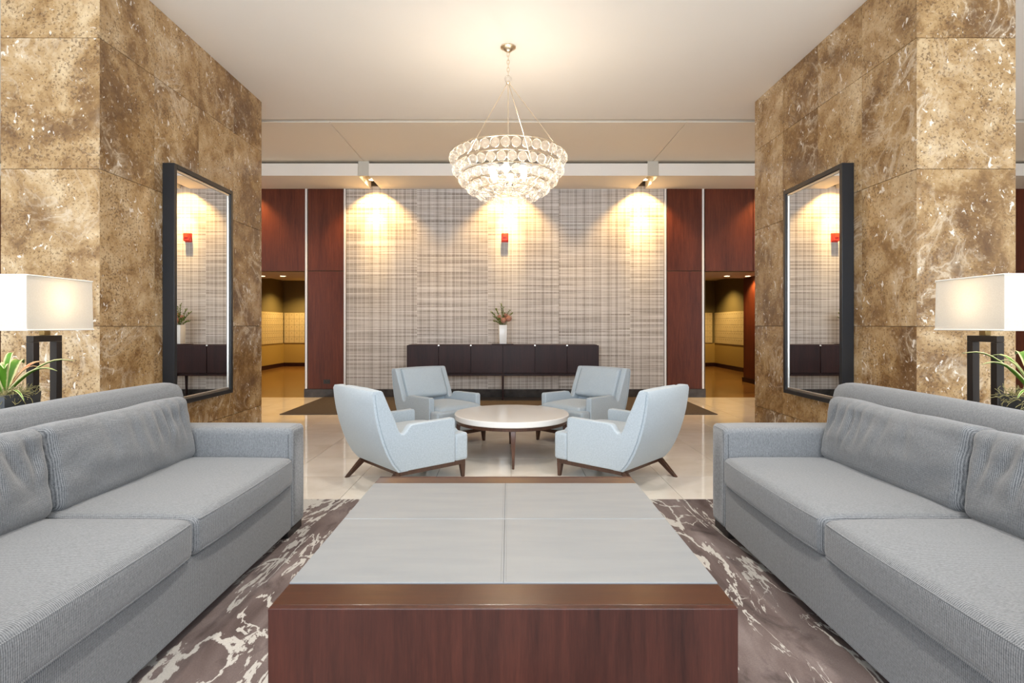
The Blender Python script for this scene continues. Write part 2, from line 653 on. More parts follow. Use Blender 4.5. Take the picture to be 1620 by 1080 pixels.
# lamp shade: translucent linen
m = NT('linen_shade')
th = m.noise(m.coord('Object', (1, 1, 1)), 240, 2)
col = m.ramp(th, [(0.3, (0.72, 0.69, 0.64)), (0.7, (0.80, 0.775, 0.73))])
df = m.n('ShaderNodeBsdfDiffuse')
tr = m.n('ShaderNodeBsdfTranslucent')
m.l(col, df.inputs[0])
m.l(col, tr.inputs[0])
mx = m.n('ShaderNodeMixShader')
mx.inputs[0].default_value = 0.42
m.l(df.outputs[0], mx.inputs[1])
m.l(tr.outputs[0], mx.inputs[2])
m.l(mx.outputs[0], m.out.inputs[0])
M['shade'] = m.m

# thin blown-glass bubble
m = NT('blown_glass')
tp = m.n('ShaderNodeBsdfTransparent')
tp.inputs[0].default_value = (0.97, 0.97, 0.97, 1)
gl = m.n('ShaderNodeBsdfGlossy')
gl.inputs['Roughness'].default_value = 0.05
gl.inputs[0].default_value = (1, 0.98, 0.94, 1)
tl = m.n('ShaderNodeBsdfTranslucent')
tl.inputs[0].default_value = (0.95, 0.93, 0.9, 1)
lw = m.n('ShaderNodeLayerWeight')
lw.inputs[0].default_value = 0.45
rim = m.ramp(lw.outputs['Facing'], [(0.10, 0.10), (0.55, 0.22), (0.86, 0.92)])
m1 = m.n('ShaderNodeMixShader')
m1.inputs[0].default_value = 0.6
m.l(gl.outputs[0], m1.inputs[1])
m.l(tl.outputs[0], m1.inputs[2])
m2 = m.n('ShaderNodeMixShader')
m.l(rim, m2.inputs[0])
m.l(tp.outputs[0], m2.inputs[1])
m.l(m1.outputs[0], m2.inputs[2])
m.l(m2.outputs[0], m.out.inputs[0])
M['bubble'] = m.m

# leaves
def leaf_mat(name, mid, edge, w0=0.55, w1=0.8):
    m = NT(name)
    uv = m.n('ShaderNodeTexCoord').outputs['UV']
    s = m.sep(uv)
    e = m.math('ABSOLUTE', m.math('SUBTRACT', m.math('MULTIPLY', s[0], 2), 1))
    st = m.noise(m.coord('Object', (60, 60, 60)), 1.0, 2)
    e = m.math('ADD', e, m.math('MULTIPLY', m.math('SUBTRACT', st, 0.5), 0.3))
    m.base(m.mix(m.ramp(e, [(w0, 0.0), (w1, 1.0)]), mid, edge))
    m.set(Roughness=0.4)
    return m.m


M['leaf'] = leaf_mat('variegated_leaf', (0.10, 0.26, 0.02), (0.72, 0.70, 0.36))
M['leaf_red'] = leaf_mat('blushed_leaf', (0.55, 0.16, 0.07), (0.75, 0.50, 0.30))
M['sprig'] = leaf_mat('sprig_leaf', (0.10, 0.17, 0.03), (0.24, 0.27, 0.05))
M['moss'] = plain('dry_moss', (0.30, 0.26, 0.11), 0.9)
M['stem'] = plain('green_stem', (0.11, 0.13, 0.04), 0.7)
m = NT('protea_bloom')
f = m.noise(m.coord('Object'), 60, 3)
m.base(m.ramp(f, [(0.3, (0.30, 0.12, 0.075)), (0.7, (0.55, 0.30, 0.22))]))
m.set(Roughness=0.8)
M['protea'] = m.m

# ================================================================== SETTING
# floor: slab with grout colour, tiles laid on it
floor = box('floor', (-10, 10), (-4, D - 0.02), (-0.16, -0.010), M['grout'])
tag(floor, kind='structure')
T = 0.645
tile_me = None
cols = [1.96 + T * k for k in range(-12, 5)]
tiles = {}
for xi in cols:
    y = 4.155 - T
    while y < D - 0.03:
        y1 = min(y + T, D - 0.02)
        if not (abs(xi + T / 2) > 5.2):
            w, h = T - 0.004, (y1 - y) - 0.004
            key = round(h, 3)
            if key not in tiles:
                bm = bmesh.new()
                bm_box(bm, -w / 2, w / 2, -h / 2, h / 2, -0.010, 0.0)
                bevel(bm, 0.0012, 1)
                tiles[key] = finish(bm, False)
            add('tile', tiles[key], M['tile'], floor, (xi + T / 2, (y + y1) / 2, 0.085))
        y += T
# children are relative to the floor's own origin
for ch in floor.children:
    ch.location.z = 0.0 - floor.location.z
    ch.location.x -= floor.location.x
    ch.location.y -= floor.location.y
# the same stone floor, beyond what can be told apart
boxes('floor_margin', [(-10, cols[0] - 0.002 + 2 * T, 3.5, D - 0.02, -0.010, -0.0005),
                       (cols[-1] + 0.002 - T + T, 10, 3.5, D - 0.02, -0.010, -0.0005),
                       (-10, 10, -4, 3.508, -0.010, -0.0005)], M['tile'])
tag(bpy.data.objects['floor_margin'], kind='structure')
fl2 = box('floor_corridor', (-10, 10), (D - 0.02, 18.2), (-0.16, -0.001), M['corridor_floor'])
tag(fl2, kind='structure')

# ceiling: front field, slot, rear field with three panels
ceil = box('ceiling', (-10, 10), (-4, 7.36), (HC, HC + 0.08), M['ceiling'])
tag(ceil, kind='structure')
up = box('ceiling_upper', (-10, 10), (-4, 10.4), (HC + 0.35, HC + 0.42), M['housing_slot_shade'])  # grey colour puts the slot's shade onto this slab
tag(up, kind='structure')
cr = boxes('ceiling_rear', [(-10, 10, 7.48, 10.4, HC + 0.012, HC + 0.08)], M['cream'])
tag(cr, kind='structure')
JX = (-10.0, -4.8, -2.4, 0.0, 2.4, 4.8, 10.0)
for a, b in ((-10, -2.4), (-2.4, 2.4), (2.4, 10)):
    box('ceiling_panel', (a + 0.006, b - 0.006), (7.475, 9.62), (HC, HC + 0.0119), M['cream'], cr, 0.002, 1)

# dropped soffit in front of the feature wall, cut by light slots
ZS = 3.782
SF = 9.22
soff = boxes('trim_1', [(a + (0.09 if a > -9 else 0), b - (0.09 if b < 9 else 0), SF, D + 0.2, ZS, HC - 0.045) for a, b in zip(JX, JX[1:])],
             M['cream'])
tag(soff, kind='structure')
for a, b in zip(JX, JX[1:]):
    box('soffit_fascia', (a + (0.092 if a > -9 else 0), b - (0.092 if b < 9 else 0)), (SF - 0.012, SF), (ZS, HC - 0.045), M['soffit_face'], soff)
boxes('gap_shade_strip', [(-10, 10, SF + 0.10, SF + 0.14, HC - 0.046, HC - 0.001)], M['core'])['kind'] = 'structure'  # dark strip standing in for the shade in the gap above the soffit
for i, x in enumerate(JX[1:-1]):
    # housing closing the slot at the front, tall into the shadow gap
    box('slot_housing', (x - 0.089, x + 0.089), (SF + 0.004, SF + 0.05), (ZS + 0.005, HC - 0.002), M['housing_slot_shade'], soff)
    box('slot_lid', (x - 0.089, x + 0.089), (SF + 0.05, D - 0.02), (HC - 0.06, HC - 0.045), M['cream'], soff)

# feature wall
OPL, OPR, ZO = (-5.62, -3.70), (3.58, 5.5), 2.29
wb = boxes('wall_back', [(OPL[1], OPR[0], D + 0.012, D + 0.25, 0, HC), (-10, OPL[0], D + 0.012, D + 0.25, 0, HC),
                         (OPR[1], 10, D + 0.012, D + 0.25, 0, HC),
                         (OPL[0], OPL[1], D + 0.012, D + 0.25, ZO + 0.01, HC), (OPR[0], OPR[1], D + 0.012, D + 0.25, ZO + 0.01, HC)], M['core'])
tag(wb, kind='structure')
xs = [-2.935, -1.655, -0.37, 0.92, 2.21, 2.825]
for a, b in zip(xs, xs[1:]):
    box('wallcovering_strip', (a + 0.0004, b - 0.0004), (D, D + 0.0119), (0.14, ZS + 0.05), M['wallpaper'], wb)
for x in (-3.665, -2.965, 2.850, 3.535):
    box('metal_channel', (x - 0.019, x + 0.019), (D - 0.014, D + 0.0119), (0.155, ZS + 0.02), M['channel'], wb, 0.003, 1)
    box('shadow_reveal', (x + 0.0195, x + 0.034), (D + 0.004, D + 0.0119), (0.155, ZS + 0.02), M['core'], wb)
wp = [(-3.628, -2.986), (2.886, 3.514)]
for a, b in wp:
    box('wood_panel', (a, b), (D - 0.012, D + 0.0119), (0.155, ZO - 0.006), M['mahogany'], wb, 0.002, 1)
    box('wood_panel', (a, b), (D - 0.012, D + 0.0119), (ZO + 0.006, ZS + 0.05), M['mahogany'], wb, 0.002, 1)
for a, b in ((-4.66, -3.686), (-5.64, -4.668), (3.571, 4.438), (4.446, 5.5)):
    box('wood_panel', (a, b), (D - 0.012, D + 0.0119), (ZO, ZS + 0.05), M['mahogany'], wb, 0.002, 1)
for k in range(4):
    for s in (-1, 1):
        a, b = sorted((s * (5.66 + k * 1.08), s * (5.66 + (k + 1) * 1.08 - 0.008)))
        box('wood_panel', (a, b), (D - 0.012, D + 0.0119), (0.155, ZO - 0.006), M['mahogany'], wb, 0.002, 1)
        box('wood_panel', (a, b), (D - 0.012, D + 0.0119), (ZO + 0.006, ZS + 0.05), M['mahogany'], wb, 0.002, 1)
bb = boxes('baseboard_back', [(OPL[1], OPR[0], D - 0.022, D + 0.011, 0, 0.15), (-10, OPL[0], D - 0.022, D + 0.011, 0, 0.15),
                              (OPR[1], 10, D - 0.022, D + 0.011, 0, 0.15)], M['dark_stone'])
tag(bb, kind='structure')
oc = thing('outlet_plate', 'small dark outlet plate low on the left wood panel', 'outlet', (-3.29, D - 0.012, 0.285))
box('cover_plate', (-0.06, 0.06), (-0.006, 0), (-0.038, 0.038), M['dark_plate'], oc, 0.003)
for s in (-1, 1):
    box('socket', (s * 0.028 - 0.016, s * 0.028 + 0.016), (-0.009, -0.006), (-0.016, 0.016), M['foot'], oc, 0.002)

# corridor behind both openings
tag(box('ceiling_corridor', (-10, 10), (D + 0.25, 13.0), (2.41, 2.48), M['cream']), kind='structure')
tag(box('ceiling_mailroom', (-10, 10), (12.9, 18.2), (2.74, 2.80), M['cream']), kind='structure')
tag(boxes('trim_3', [(-10, 10, 13.0, 13.04, 2.41, 2.74)], M['cream']), kind='structure')
YB = 17.8
cw = boxes('wall_corridor', [(-10, 10, YB, YB + 0.1, 0, 2.8), (-7.3, -7.2, D + 0.25, YB, 0, 2.8), (6.62, 6.72, 13, YB, 0, 2.8),
                             (-0.1, 0.1, D + 0.25, YB, 0, 2.8)], M['olive'])
tag(cw, kind='structure')
wn = boxes('wall_wainscot', [(-7.2, -0.1, YB - 0.02, YB - 0.001, 0.12, 0.74), (0.1, 6.62, YB - 0.02, YB - 0.001, 0.12, 0.74),
                             (-7.199, -7.18, 13.1, YB - 0.02, 0.12, 0.74), (6.60, 6.619, 13, YB - 0.02, 0.12, 0.74)], M['ochre'])
tag(wn, kind='structure')
bc = boxes('baseboard_corridor', [(-7.2, -0.1, YB - 0.035, YB - 0.021, 0, 0.12), (0.1, 6.6, YB - 0.035, YB - 0.021, 0, 0.12),
                                  (-7.199, -7.165, 13.1, YB - 0.036, 0, 0.12), (6.585, 6.619, 13, YB - 0.036, 0, 0.12)], M['console_wood'])
tag(bc, kind='structure')
wr = boxes('wall_partition', [(5.5, 5.6, D + 0.26, 13.0, 0.1, 2.41)], M['mahogany'])
tag(wr, kind='structure')
tag(boxes('baseboard_partition', [(5.47, 5.62, D + 0.26, 13.01, 0, 0.1)], M['console_wood']), kind='structure')

# side and rear shell, all behind or beside the view
tag(boxes('wall_left', [(-10.1, -10, -4, 18.2, 0, HC + 0.2)], M['cream']), kind='structure')
tag(boxes('wall_right', [(10, 10.1, -4, 18.2, 0, HC + 0.2)], M['cream']), kind='structure')
win = boxes('window_1', [(-10, 10, -4.0, -3.85, 0, 0.12), (-10, 10, -4.0, -3.85, 3.9, HC)], M['bronze'])
tag(win, kind='structure')
for k in range(11):
    x = -10 + 2 * k
    box('mullion', (x - 0.05, x + 0.05), (-4.0, -3.86), (0.12, 3.9), M['bronze'], win)

# ================================================================== PILLARS
def pillar(side):
    s = side
    nm = 'left' if s < 0 else 'right'
    core = boxes('wall_pillar_' + nm, [(min(s * (PX + 0.02), s * (PX + 0.71)), max(s * (PX + 0.02), s * (PX + 0.71)), P0 + 0.02, P1 - 0.02, 0, HC)], M['core'])
    tag(core, kind='structure')
    zz = [0, 0.33, 1.295, 2.455, 3.42, HC]
    yy = [P0, 4.735, 5.41, 6.10, P1]
    g = 0.0019
    for z0, z1 in zip(zz, zz[1:]):
        for y0, y1 in zip(yy, yy[1:]):
            x0, x1 = sorted((s * PX, s * (PX + 0.0199)))
            if y0 == P0:   # mitred corner
                prism('marble_slab', [(s * PX, P0 + 0.001), (s * PX, y1 - g), (s * (PX + 0.0199), y1 - g), (s * (PX + 0.0199), P0 + 0.0209)], 'z', z0 + g, z1 - g, M['marble'], core)
                continue
            box('marble_slab', (x0, x1), (y0 + (g if y0 > P0 else 0.0), y1 - g), (z0 + g, z1 - g), M['marble'], core, 0.001, 1)
        prism('marble_slab', [(s * (PX + 0.001), P0), (s * (PX + 0.73), P0), (s * (PX + 0.73), P0 + 0.0199), (s * (PX + 0.0209), P0 + 0.0199)], 'z', z0 + g, z1 - g, M['marble'], core)
        x0, x1 = sorted((s * (PX + 0.0215), s * (PX + 0.73)))
        box('marble_slab', (x0, x1), (P1 - 0.0199, P1), (z0 + g, z1 - g), M['marble'], core, 0.001, 1)
        for y0, y1 in zip(yy, yy[1:]):
            x0, x1 = sorted((s * (PX + 0.7101), s * (PX + 0.73)))
            box('marble_slab', (x0, x1), (max(y0, P0 + 0.021), min(y1, P1 - 0.021) - g), (z0 + g, z1 - g), M['marble'], core)


pillar(-1)
pillar(1)


# ================================================================== MIRRORS
def mirror(side):
    s = side
    lab = 'tall black framed wall mirror hung on the ' + ('left' if s < 0 else 'right') + ' marble pillar'
    t = thing('wall_mirror', lab, 'mirror', (s * PX, 0, 0), 0, 'mirrors on the pillars')
    y0, y1, z0, z1 = 4.84, 5.875, 0.595, 2.718
    fw, dep, gl = 0.042, 0.105, 0.080

    def X(a, b):
        return tuple(sorted((-s * a, -s * b)))
    box('frame_stile', X(0.001, dep), (y0, y0 + fw), (z0, z1), M['black_frame'], t, 0.003)
    box('frame_stile', X(0.001, dep), (y1 - fw, y1), (z0, z1), M['black_frame'], t, 0.003)
    box('frame_rail', X(0.001, dep), (y0 + fw, y1 - fw), (z1 - fw, z1), M['black_frame'], t, 0.003)
    box('frame_rail', X(0.001, dep), (y0 + fw, y1 - fw), (z0, z0 + fw), M['black_frame'], t, 0.003)
    box('mirror_glass', X(0.05, gl), (y0 + fw, y1 - fw), (z0 + fw, z1 - fw), M['mirror'], t)
    lw_ = 0.022
    a0, a1, b0, b1 = y0 + fw, y1 - fw, z0 + fw, z1 - fw
    for yr, zr in (((a0, a0 + lw_), (b0, b1)), ((a1 - lw_, a1), (b0, b1)), ((a0 + lw_, a1 - lw_), (b0, b0 + lw_)), ((a0 + lw_, a1 - lw_), (b1 - lw_, b1))):
        box('silver_liner', X(gl, gl + 0.009), yr, zr, M['silver'], t, 0.002)


mirror(-1)
mirror(1)

# ================================================================== RUG, MATS
rug = box('area_rug', (-2.95, 2.95), (-1.6, 4.135), (0.0, 0.012), M['rug'], None, 0.004)
tag(rug, 'mauve area rug with cream marbled streaks under sofas and coffee table', 'rug')
mat = box('runner_mat', (-3.34, 3.06), (8.12, 10.06), (0.0, 0.010), M['mat'], None, 0.003)
tag(mat, 'dark brown runner mat on the tiles along the feature wall', 'mat')


# ================================================================== SOFAS
def sofa(side):
    s = side
    nm = 'left' if s < 0 else 'right'
    t = thing('sofa', 'long grey ribbed fabric sofa on the %s side of the coffee table' % nm, 'sofa', (0, 0, 0.012), 0, 'pair of grey sofas')
    XF, XB = 1.317, 2.27

    def X(a, b):
        return tuple(sorted((s * a, s * b)))
    Y0, Y1, AT = 1.03, 3.60, 0.21
    ZB = 0.045
    box('base', X(XF + 0.004, XB - 0.02), (Y0 + AT, Y1 - AT), (ZB, 0.318), M['sofa'], t, 0.012, 3)
    for a, b in ((Y0, Y0 + AT), (Y1 - AT, Y1)):
        # arm, slightly puffed
        me = pillow_mesh(XB - XF - 0.02, AT - 0.002, 0.662 - ZB, 0.028, (0.004, 0.004, 0.006), (26, 10, 20))
        o = add('arm', me, M['sofa_arm'], t, (s * (XF + XB - 0.02) / 2, (a + b) / 2, (0.662 + ZB) / 2))
        zt, e = 0.6605 - 0.012, 0.008
        # welt seams around the arm front
        hx = (XB - XF - 0.02) / 2
        fx = -s * (hx - 0.024)
        pts = [(fx, yy_, -0.29) for yy_ in (-AT / 2 + 0.002,)]
        tube('seam', [(fx, -AT / 2 + 0.0005, -0.29), (fx, -AT / 2 + 0.0005, 0.27), (fx, -AT / 2 + 0.03, 0.3075), (fx, AT / 2 - 0.03, 0.3075)], 0.0028, M['sofa'], o, 6)
    # back frame with rounded top roll
    prof = [(XB, ZB), (XB, 0.80), (XB - 0.008, 0.87), (XB - 0.035, 0.912), (XB - 0.085, 0.928), (XB - 0.14, 0.915), (XB - 0.17, 0.88), (XB - 0.185, 0.82), (XB - 0.19, 0.60), (XB - 0.19, ZB)]
    bm = bmesh.new()
    n = 40
    rows = []
    for i in range(n + 1):
        y = Y0 + 0.004 + (Y1 - Y0 - 0.008) * i / n
        e = min(i, n - i)
        k = {0: 0.028, 1: 0.008, 2: 0.002}.get(e, 0)
        row = []
        for x, z in prof:
            cx, cz = XB - 0.09, 0.5
            xx = x + (cx - x) * k * 4
            zz_ = z + (cz - z) * k * 0.9
            zz_ += 0.006 * math.sin(y * 2.3 + 1.0) * max(0, z - 0.7) / 0.2
            row.append(bm.verts.new((s * xx, y, zz_)))
        rows.append(row)
    for r0, r1 in zip(rows, rows[1:]):
        for k in range(len(prof)):
            k2 = (k + 1) % len(prof)
            bm.faces.new((r0[k], r0[k2], r1[k2], r1[k]))
    bm.faces.new(rows[0])
    bm.faces.new(rows[-1][::-1])
    add('back', finish(bm, True, 50), M['sofa'], t)
    # seat cushions
    ys = [Y0 + AT + 0.004, 2.318, Y1 - AT - 0.004]
    for a, b in zip(ys, ys[1:]):
        L = b - a - 0.004

        def dsp(q, u, v, w, a=a):
            wp_ = noise.noise(Vector((q.x * 3.1, (q.y + a) * 2.3, w * 1.3 + a))) * 0.006
            q.z += wp_ * max(0, w)
            # front edge softly bowed and sunk corners
            fr_ = max(0, -s * u)
            q.z -= 0.010 * max(0, w) * fr_ ** 4 * abs(v) ** 6
            q.z -= 0.008 * max(0, w) * (1 - v * v) * (1 - u * u)
            q.x -= s * 0.014 * fr_ ** 3 * (1 - v ** 4)
            fold = math.sin((q.x * 60 + 3 * noise.noise(Vector((q.y * 5, q.x * 5, a)))))
            q.z += 0.0012 * fold * max(0, w) * max(0, abs(v) - 0.55)
            return q
        me = pillow_mesh(0.80, L, 0.172, 0.036, (0.004, 0.0, 0.020), (44, 56, 10), dsp)
        o = add('seat_cushion', me, M['sofa'], t, (s * (XF - 0.012 + 0.40), (a + b) / 2, 0.320 + 0.086))
        hx = 0.40
        for zz_ in (0.060, -0.066):
            pts = []
            for i in range(25):
                y = -L / 2 + 0.03 + (L - 0.06) * i / 24
                v_ = y / (L / 2)
                pts.append((-s * (hx + 0.0145 * (1 - v_ ** 4) - 0.008 + 0.004), y, zz_ + (0.006 if zz_ > 0 else 0)))
            tube('piping', pts, 0.0032, M['sofa'], o, 6)
    # back cushions
    for i, (a, b) in enumerate(((ys[0], 2.335), (2.345, Y1 - AT - 0.006))):
        L = b - a - 0.004
        sd = i * 7.3 + (3.1 if s > 0 else 0)

        def dsp(q, u, v, w, sd=sd):
            # u: thickness (front is -s), v: along sofa, w: height
            fr_ = max(0, -s * u)
            # slack top edge
            q.z -= 0.014 * max(0, w) ** 3 * (1 - v * v) + 0.006 * noise.noise(Vector((v * 2.5, sd, 1))) * max(0, w) ** 2
            # vertical creases spreading from the top seam on the front
            cr = 0
            for c0, wd, dp in ((0.30, 0.05, 0.012), (0.45, 0.035, 0.014), (0.60, 0.05, 0.011), (0.12, 0.06, 0.008), (-0.1, 0.05, 0.006), (0.78, 0.04, 0.010), (-0.42, 0.06, 0.005)):
                c1 = c0 + 0.10 * (1 - w) * (0.6 + noise.noise(Vector((sd, c0 * 9, w))))
                cr += dp * math.exp(-((v - c1) / wd) ** 2) * math.exp(-((w - 0.35) / 0.55) ** 2)
            q.x += s * cr * 1.7 * fr_
            q.x += s * 0.010 * noise.noise(Vector((v * 3, w * 2.2, sd))) * fr_
            q.y += 0.006 * noise.noise(Vector((w * 4, u * 2, sd))) * abs(v) ** 4
            return q
        me = pillow_mesh(0.19, L, 0.375, 0.045, (0.035, 0.0, 0.012), (10, 90, 36), dsp)
        o = add('back_cushion', me, M['sofa'], t, (s * 2.005, (a + b) / 2, 0.478 + 0.190))
        o.rotation_euler = (0, s * R(9), 0)
    # feet
    for fx in (XF + 0.012, XB - 0.11):
        for fy in (Y0 + 0.02, Y1 - 0.24):
            box('foot', X(fx, fx + 0.08), (fy, fy + 0.22), (0, ZB + 0.002), M['foot'], t, 0.004)


sofa(-1)
sofa(1)

# ================================================================== COFFEE TABLE
ct = thing('coffee_table', 'large low coffee table with dark wood ends and grey leather top', 'table', (-0.016, 0, 0.012))
W2 = 0.732
TZ = 0.408
box('end_panel', (-W2, W2), (1.73, 1.755), (0, TZ - 0.0), M['table_wood'], ct, 0.003)
box('end_cap', (-W2, W2), (1.7555, 1.898), (TZ - 0.06, TZ), M['table_wood_top'], ct, 0.003)
box('end_panel', (-W2, W2), (3.225, 3.25), (0, TZ), M['table_wood'], ct, 0.003)
box('end_cap', (-W2, W2), (3.098, 3.2245), (TZ - 0.06, TZ), M['table_wood_top'], ct, 0.003)
for s in (-1, 1):
    box('side_panel', tuple(sorted((s * (W2 - 0.025), s * (W2 - 0.004)))), (1.757, 3.223), (0, TZ - 0.061), M['table_wood'], ct, 0.003)
ymid, xm = 2.525, 0.0
for x0, x1 in ((-W2 + 0.001, xm - 0.0002), (xm + 0.0002, W2 - 0.001)):
    for y0, y1 in ((1.8995, ymid - 0.001), (ymid + 0.001, 3.0965)):
        o = box('leather_panel', (x0, x1), (y0, y1), (TZ - 0.06, TZ + 0.004), M['leather'], ct, 0.002, 2)
tube('fold_seam', [(-W2 + 0.004, ymid, TZ + 0.0025), (W2 - 0.004, ymid, TZ + 0.0025)], 0.0036, M['leather'], ct, 8)
for dx in (-0.009, 0.009):
    bm = bmesh.new()
    y = 1.91
    while y < 3.09:
        bm_box(bm, dx - 0.0009, dx + 0.0009, y, y + 0.009, TZ + 0.0035, TZ + 0.0052)
        y += 0.013
    add('stitching', finish(bm, False), M['stitch'], ct)

# ================================================================== ARMCHAIRS
def make_chair(label):
    t = thing('armchair', label, 'armchair', (0, 0, 0), 0, 'armchairs around the round table')
    o_ = -0.355
    rear = [(0.035, 0.150), (-0.020, 0.215), (-0.068, 0.30), (-0.110, 0.40), (-0.142, 0.50), (-0.166, 0.60), (-0.182, 0.70), (-0.190, 0.775)]
    # side (arm + wing) panels
    front = [(-0.166, 0.800), (-0.112, 0.800), (-0.100, 0.790), (-0.070, 0.725), (-0.034, 0.645), (0.000, 0.575), (0.022, 0.520), (0.040, 0.476), (0.058, 0.451),
             (0.082, 0.447), (0.106, 0.464), (0.126, 0.494), (0.146, 0.511), (0.170, 0.516), (0.555, 0.524), (0.570, 0.518), (0.576, 0.503), (0.576, 0.150)]
    poly = [(u + o_ + 0.02, z) for u, z in rear] + [(u + o_, z) for u, z in front]
    for sx in (-1, 1):
        a, b = sorted((sx * 0.355, sx * 0.288))
        prism('side_panel', poly, 'x', a, b, M['chair'], t, 0.010, 3)
    # back shell, bowed across its width
    inner = [(u + 0.075 + 0.02 * (0.8 - z), z) for u, z in reversed(rear)]
    bp = [(u + o_, z) for u, z in rear] + [(-0.178 + o_, 0.798)] + [(-0.125 + o_, 0.800)] + [(u + o_, min(z, 0.79)) for u, z in inner]

    def bow(c):
        k = 1 - (c.x / 0.356) ** 2
        c.y -= 0.030 * k * min(1, max(0, (c.z - 0.15) / 0.4))
        c.z += 0.006 * k * (1 if c.z > 0.75 else 0)
        return c
    prism('back_shell', bp, 'x', -0.3535, 0.3535, M['chair'], t, 0, 2, None, 14, bow, 40)
    for sx in (-1, 1):
        tube('seam', [(sx * 0.3545, u + o_ + 0.022, z) for u, z in rear], 0.0022, M['chair_seam'], t, 6)
    # back cushion
    def dsp(q, u, v, w):
        q.y += 0.006 * noise.noise(Vector((u * 2, w * 2, 3))) * max(0, v)
        return q
    me = pillow_mesh(0.572, 0.12, 0.36, 0.028, (0.0, 0.014, 0.006), (24, 8, 20), dsp)
    bc_ = add('back_cushion', me, M['chair'], t, (0, -0.068 + o_, 0.618))
    bc_.rotation_euler = (R(24), 0, 0)
    for sx in (-1, 1):
        tube('piping', [(sx * 0.281, 0.052, -0.15), (sx * 0.283, 0.053, 0.0), (sx * 0.281, 0.052, 0.15)], 0.003, M['chair_seam'], bc_, 6)
    # T-shaped seat
    T_ = [(-0.283, 0.05 + o_), (0.283, 0.05 + o_), (0.283, 0.578 + o_), (0.352, 0.578 + o_), (0.352, 0.717 + o_), (-0.352, 0.717 + o_), (-0.352, 0.578 + o_), (-0.283, 0.578 + o_)]
    bm = bmesh.new()
    lo = [bm.verts.new((x, y, 0.150)) for x, y in T_]
    hi = [bm.verts.new((x, y, 0.385)) for x, y in T_]
    n = len(T_)
    for k in range(n):
        bm.faces.new((lo[k], lo[(k + 1) % n], hi[(k + 1) % n], hi[k]))
    bm.faces.new(lo[::-1])
    bm.faces.new(hi)
    bmesh.ops.recalc_face_normals(bm, faces=bm.faces)
    bevel(bm, 0.026, 4, 40)
    add('seat_front', finish(bm, True, 40, True), M['chair'], t)
    me = pillow_mesh(0.562, 0.60, 0.12, 0.035, (0.0, 0.006, 0.030), (24, 24, 8))
    add('seat_cushion', me, M['chair'], t, (0, 0.372 + o_, 0.356))
    # base rail and legs
    for x0, x1, y0, y1 in ((-0.33, -0.295, 0.06, 0.70), (0.295, 0.33, 0.06, 0.70), (-0.295, 0.295, 0.665, 0.70), (-0.295, 0.295, 0.06, 0.095)):
        box('base_rail', (x0, x1), (y0 + o_, y1 + o_), (0.112, 0.1495), M['leg_wood'], t, 0.002)
    for sx in (-1, 1):
        for kind in ('f', 'r'):
            bm = bmesh.new()
            if kind == 'f':
                top = (sx * 0.3125, 0.676 + o_, 0.1118, 0.0185, 0.024)
                bot = (sx * 0.3125, 0.684 + o_, 0.0, 0.013, 0.013)
            else:
                top = (sx * 0.305, 0.075 + o_, 0.150, 0.0185, 0.036)
                bot = (sx * 0.315, -0.085 + o_, 0.0, 0.013, 0.018)
            vs4 = []
            for cx, cy, cz, hx, hy in (bot, top):
                vs4.append([bm.verts.new((cx + a * hx, cy + b * hy, cz)) for a, b in ((-1, -1), (1, -1), (1, 1), (-1, 1))])
            for k in range(4):
                bm.faces.new((vs4[0][k], vs4[0][(k + 1) % 4], vs4[1][(k + 1) % 4], vs4[1][k]))
            bm.faces.new(vs4[0][::-1])
            bm.faces.new(vs4[1])
            bmesh.ops.recalc_face_normals(bm, faces=bm.faces)
            bevel(bm, 0.002, 1)
            add('leg', finish(bm), M['leg_wood'], t)
    return t


CH = [((-0.846, 4.825), (0.756, 0.655), 'pale blue armchair seen from behind, left of the round table'),
      ((0.900, 4.845), (-0.743, 0.670), 'pale blue armchair seen from behind, right of the round table'),
      ((-0.730, 6.33), (0.680, -0.733), 'pale blue armchair beyond the round table, facing forward on the left'),
      ((0.790, 6.35), (-0.710, -0.704), 'pale blue armchair beyond the round table, facing forward on the right')]
c0 = make_chair(CH[0][2])
for i, (p, f_, lab) in enumerate(CH):
    c = c0 if i == 0 else copy_tree(c0)
    c['label'] = lab
    c.location = (p[0], p[1], 0)
    c.rotation_euler = (0, 0, math.atan2(f_[1], f_[0]) - PI / 2)

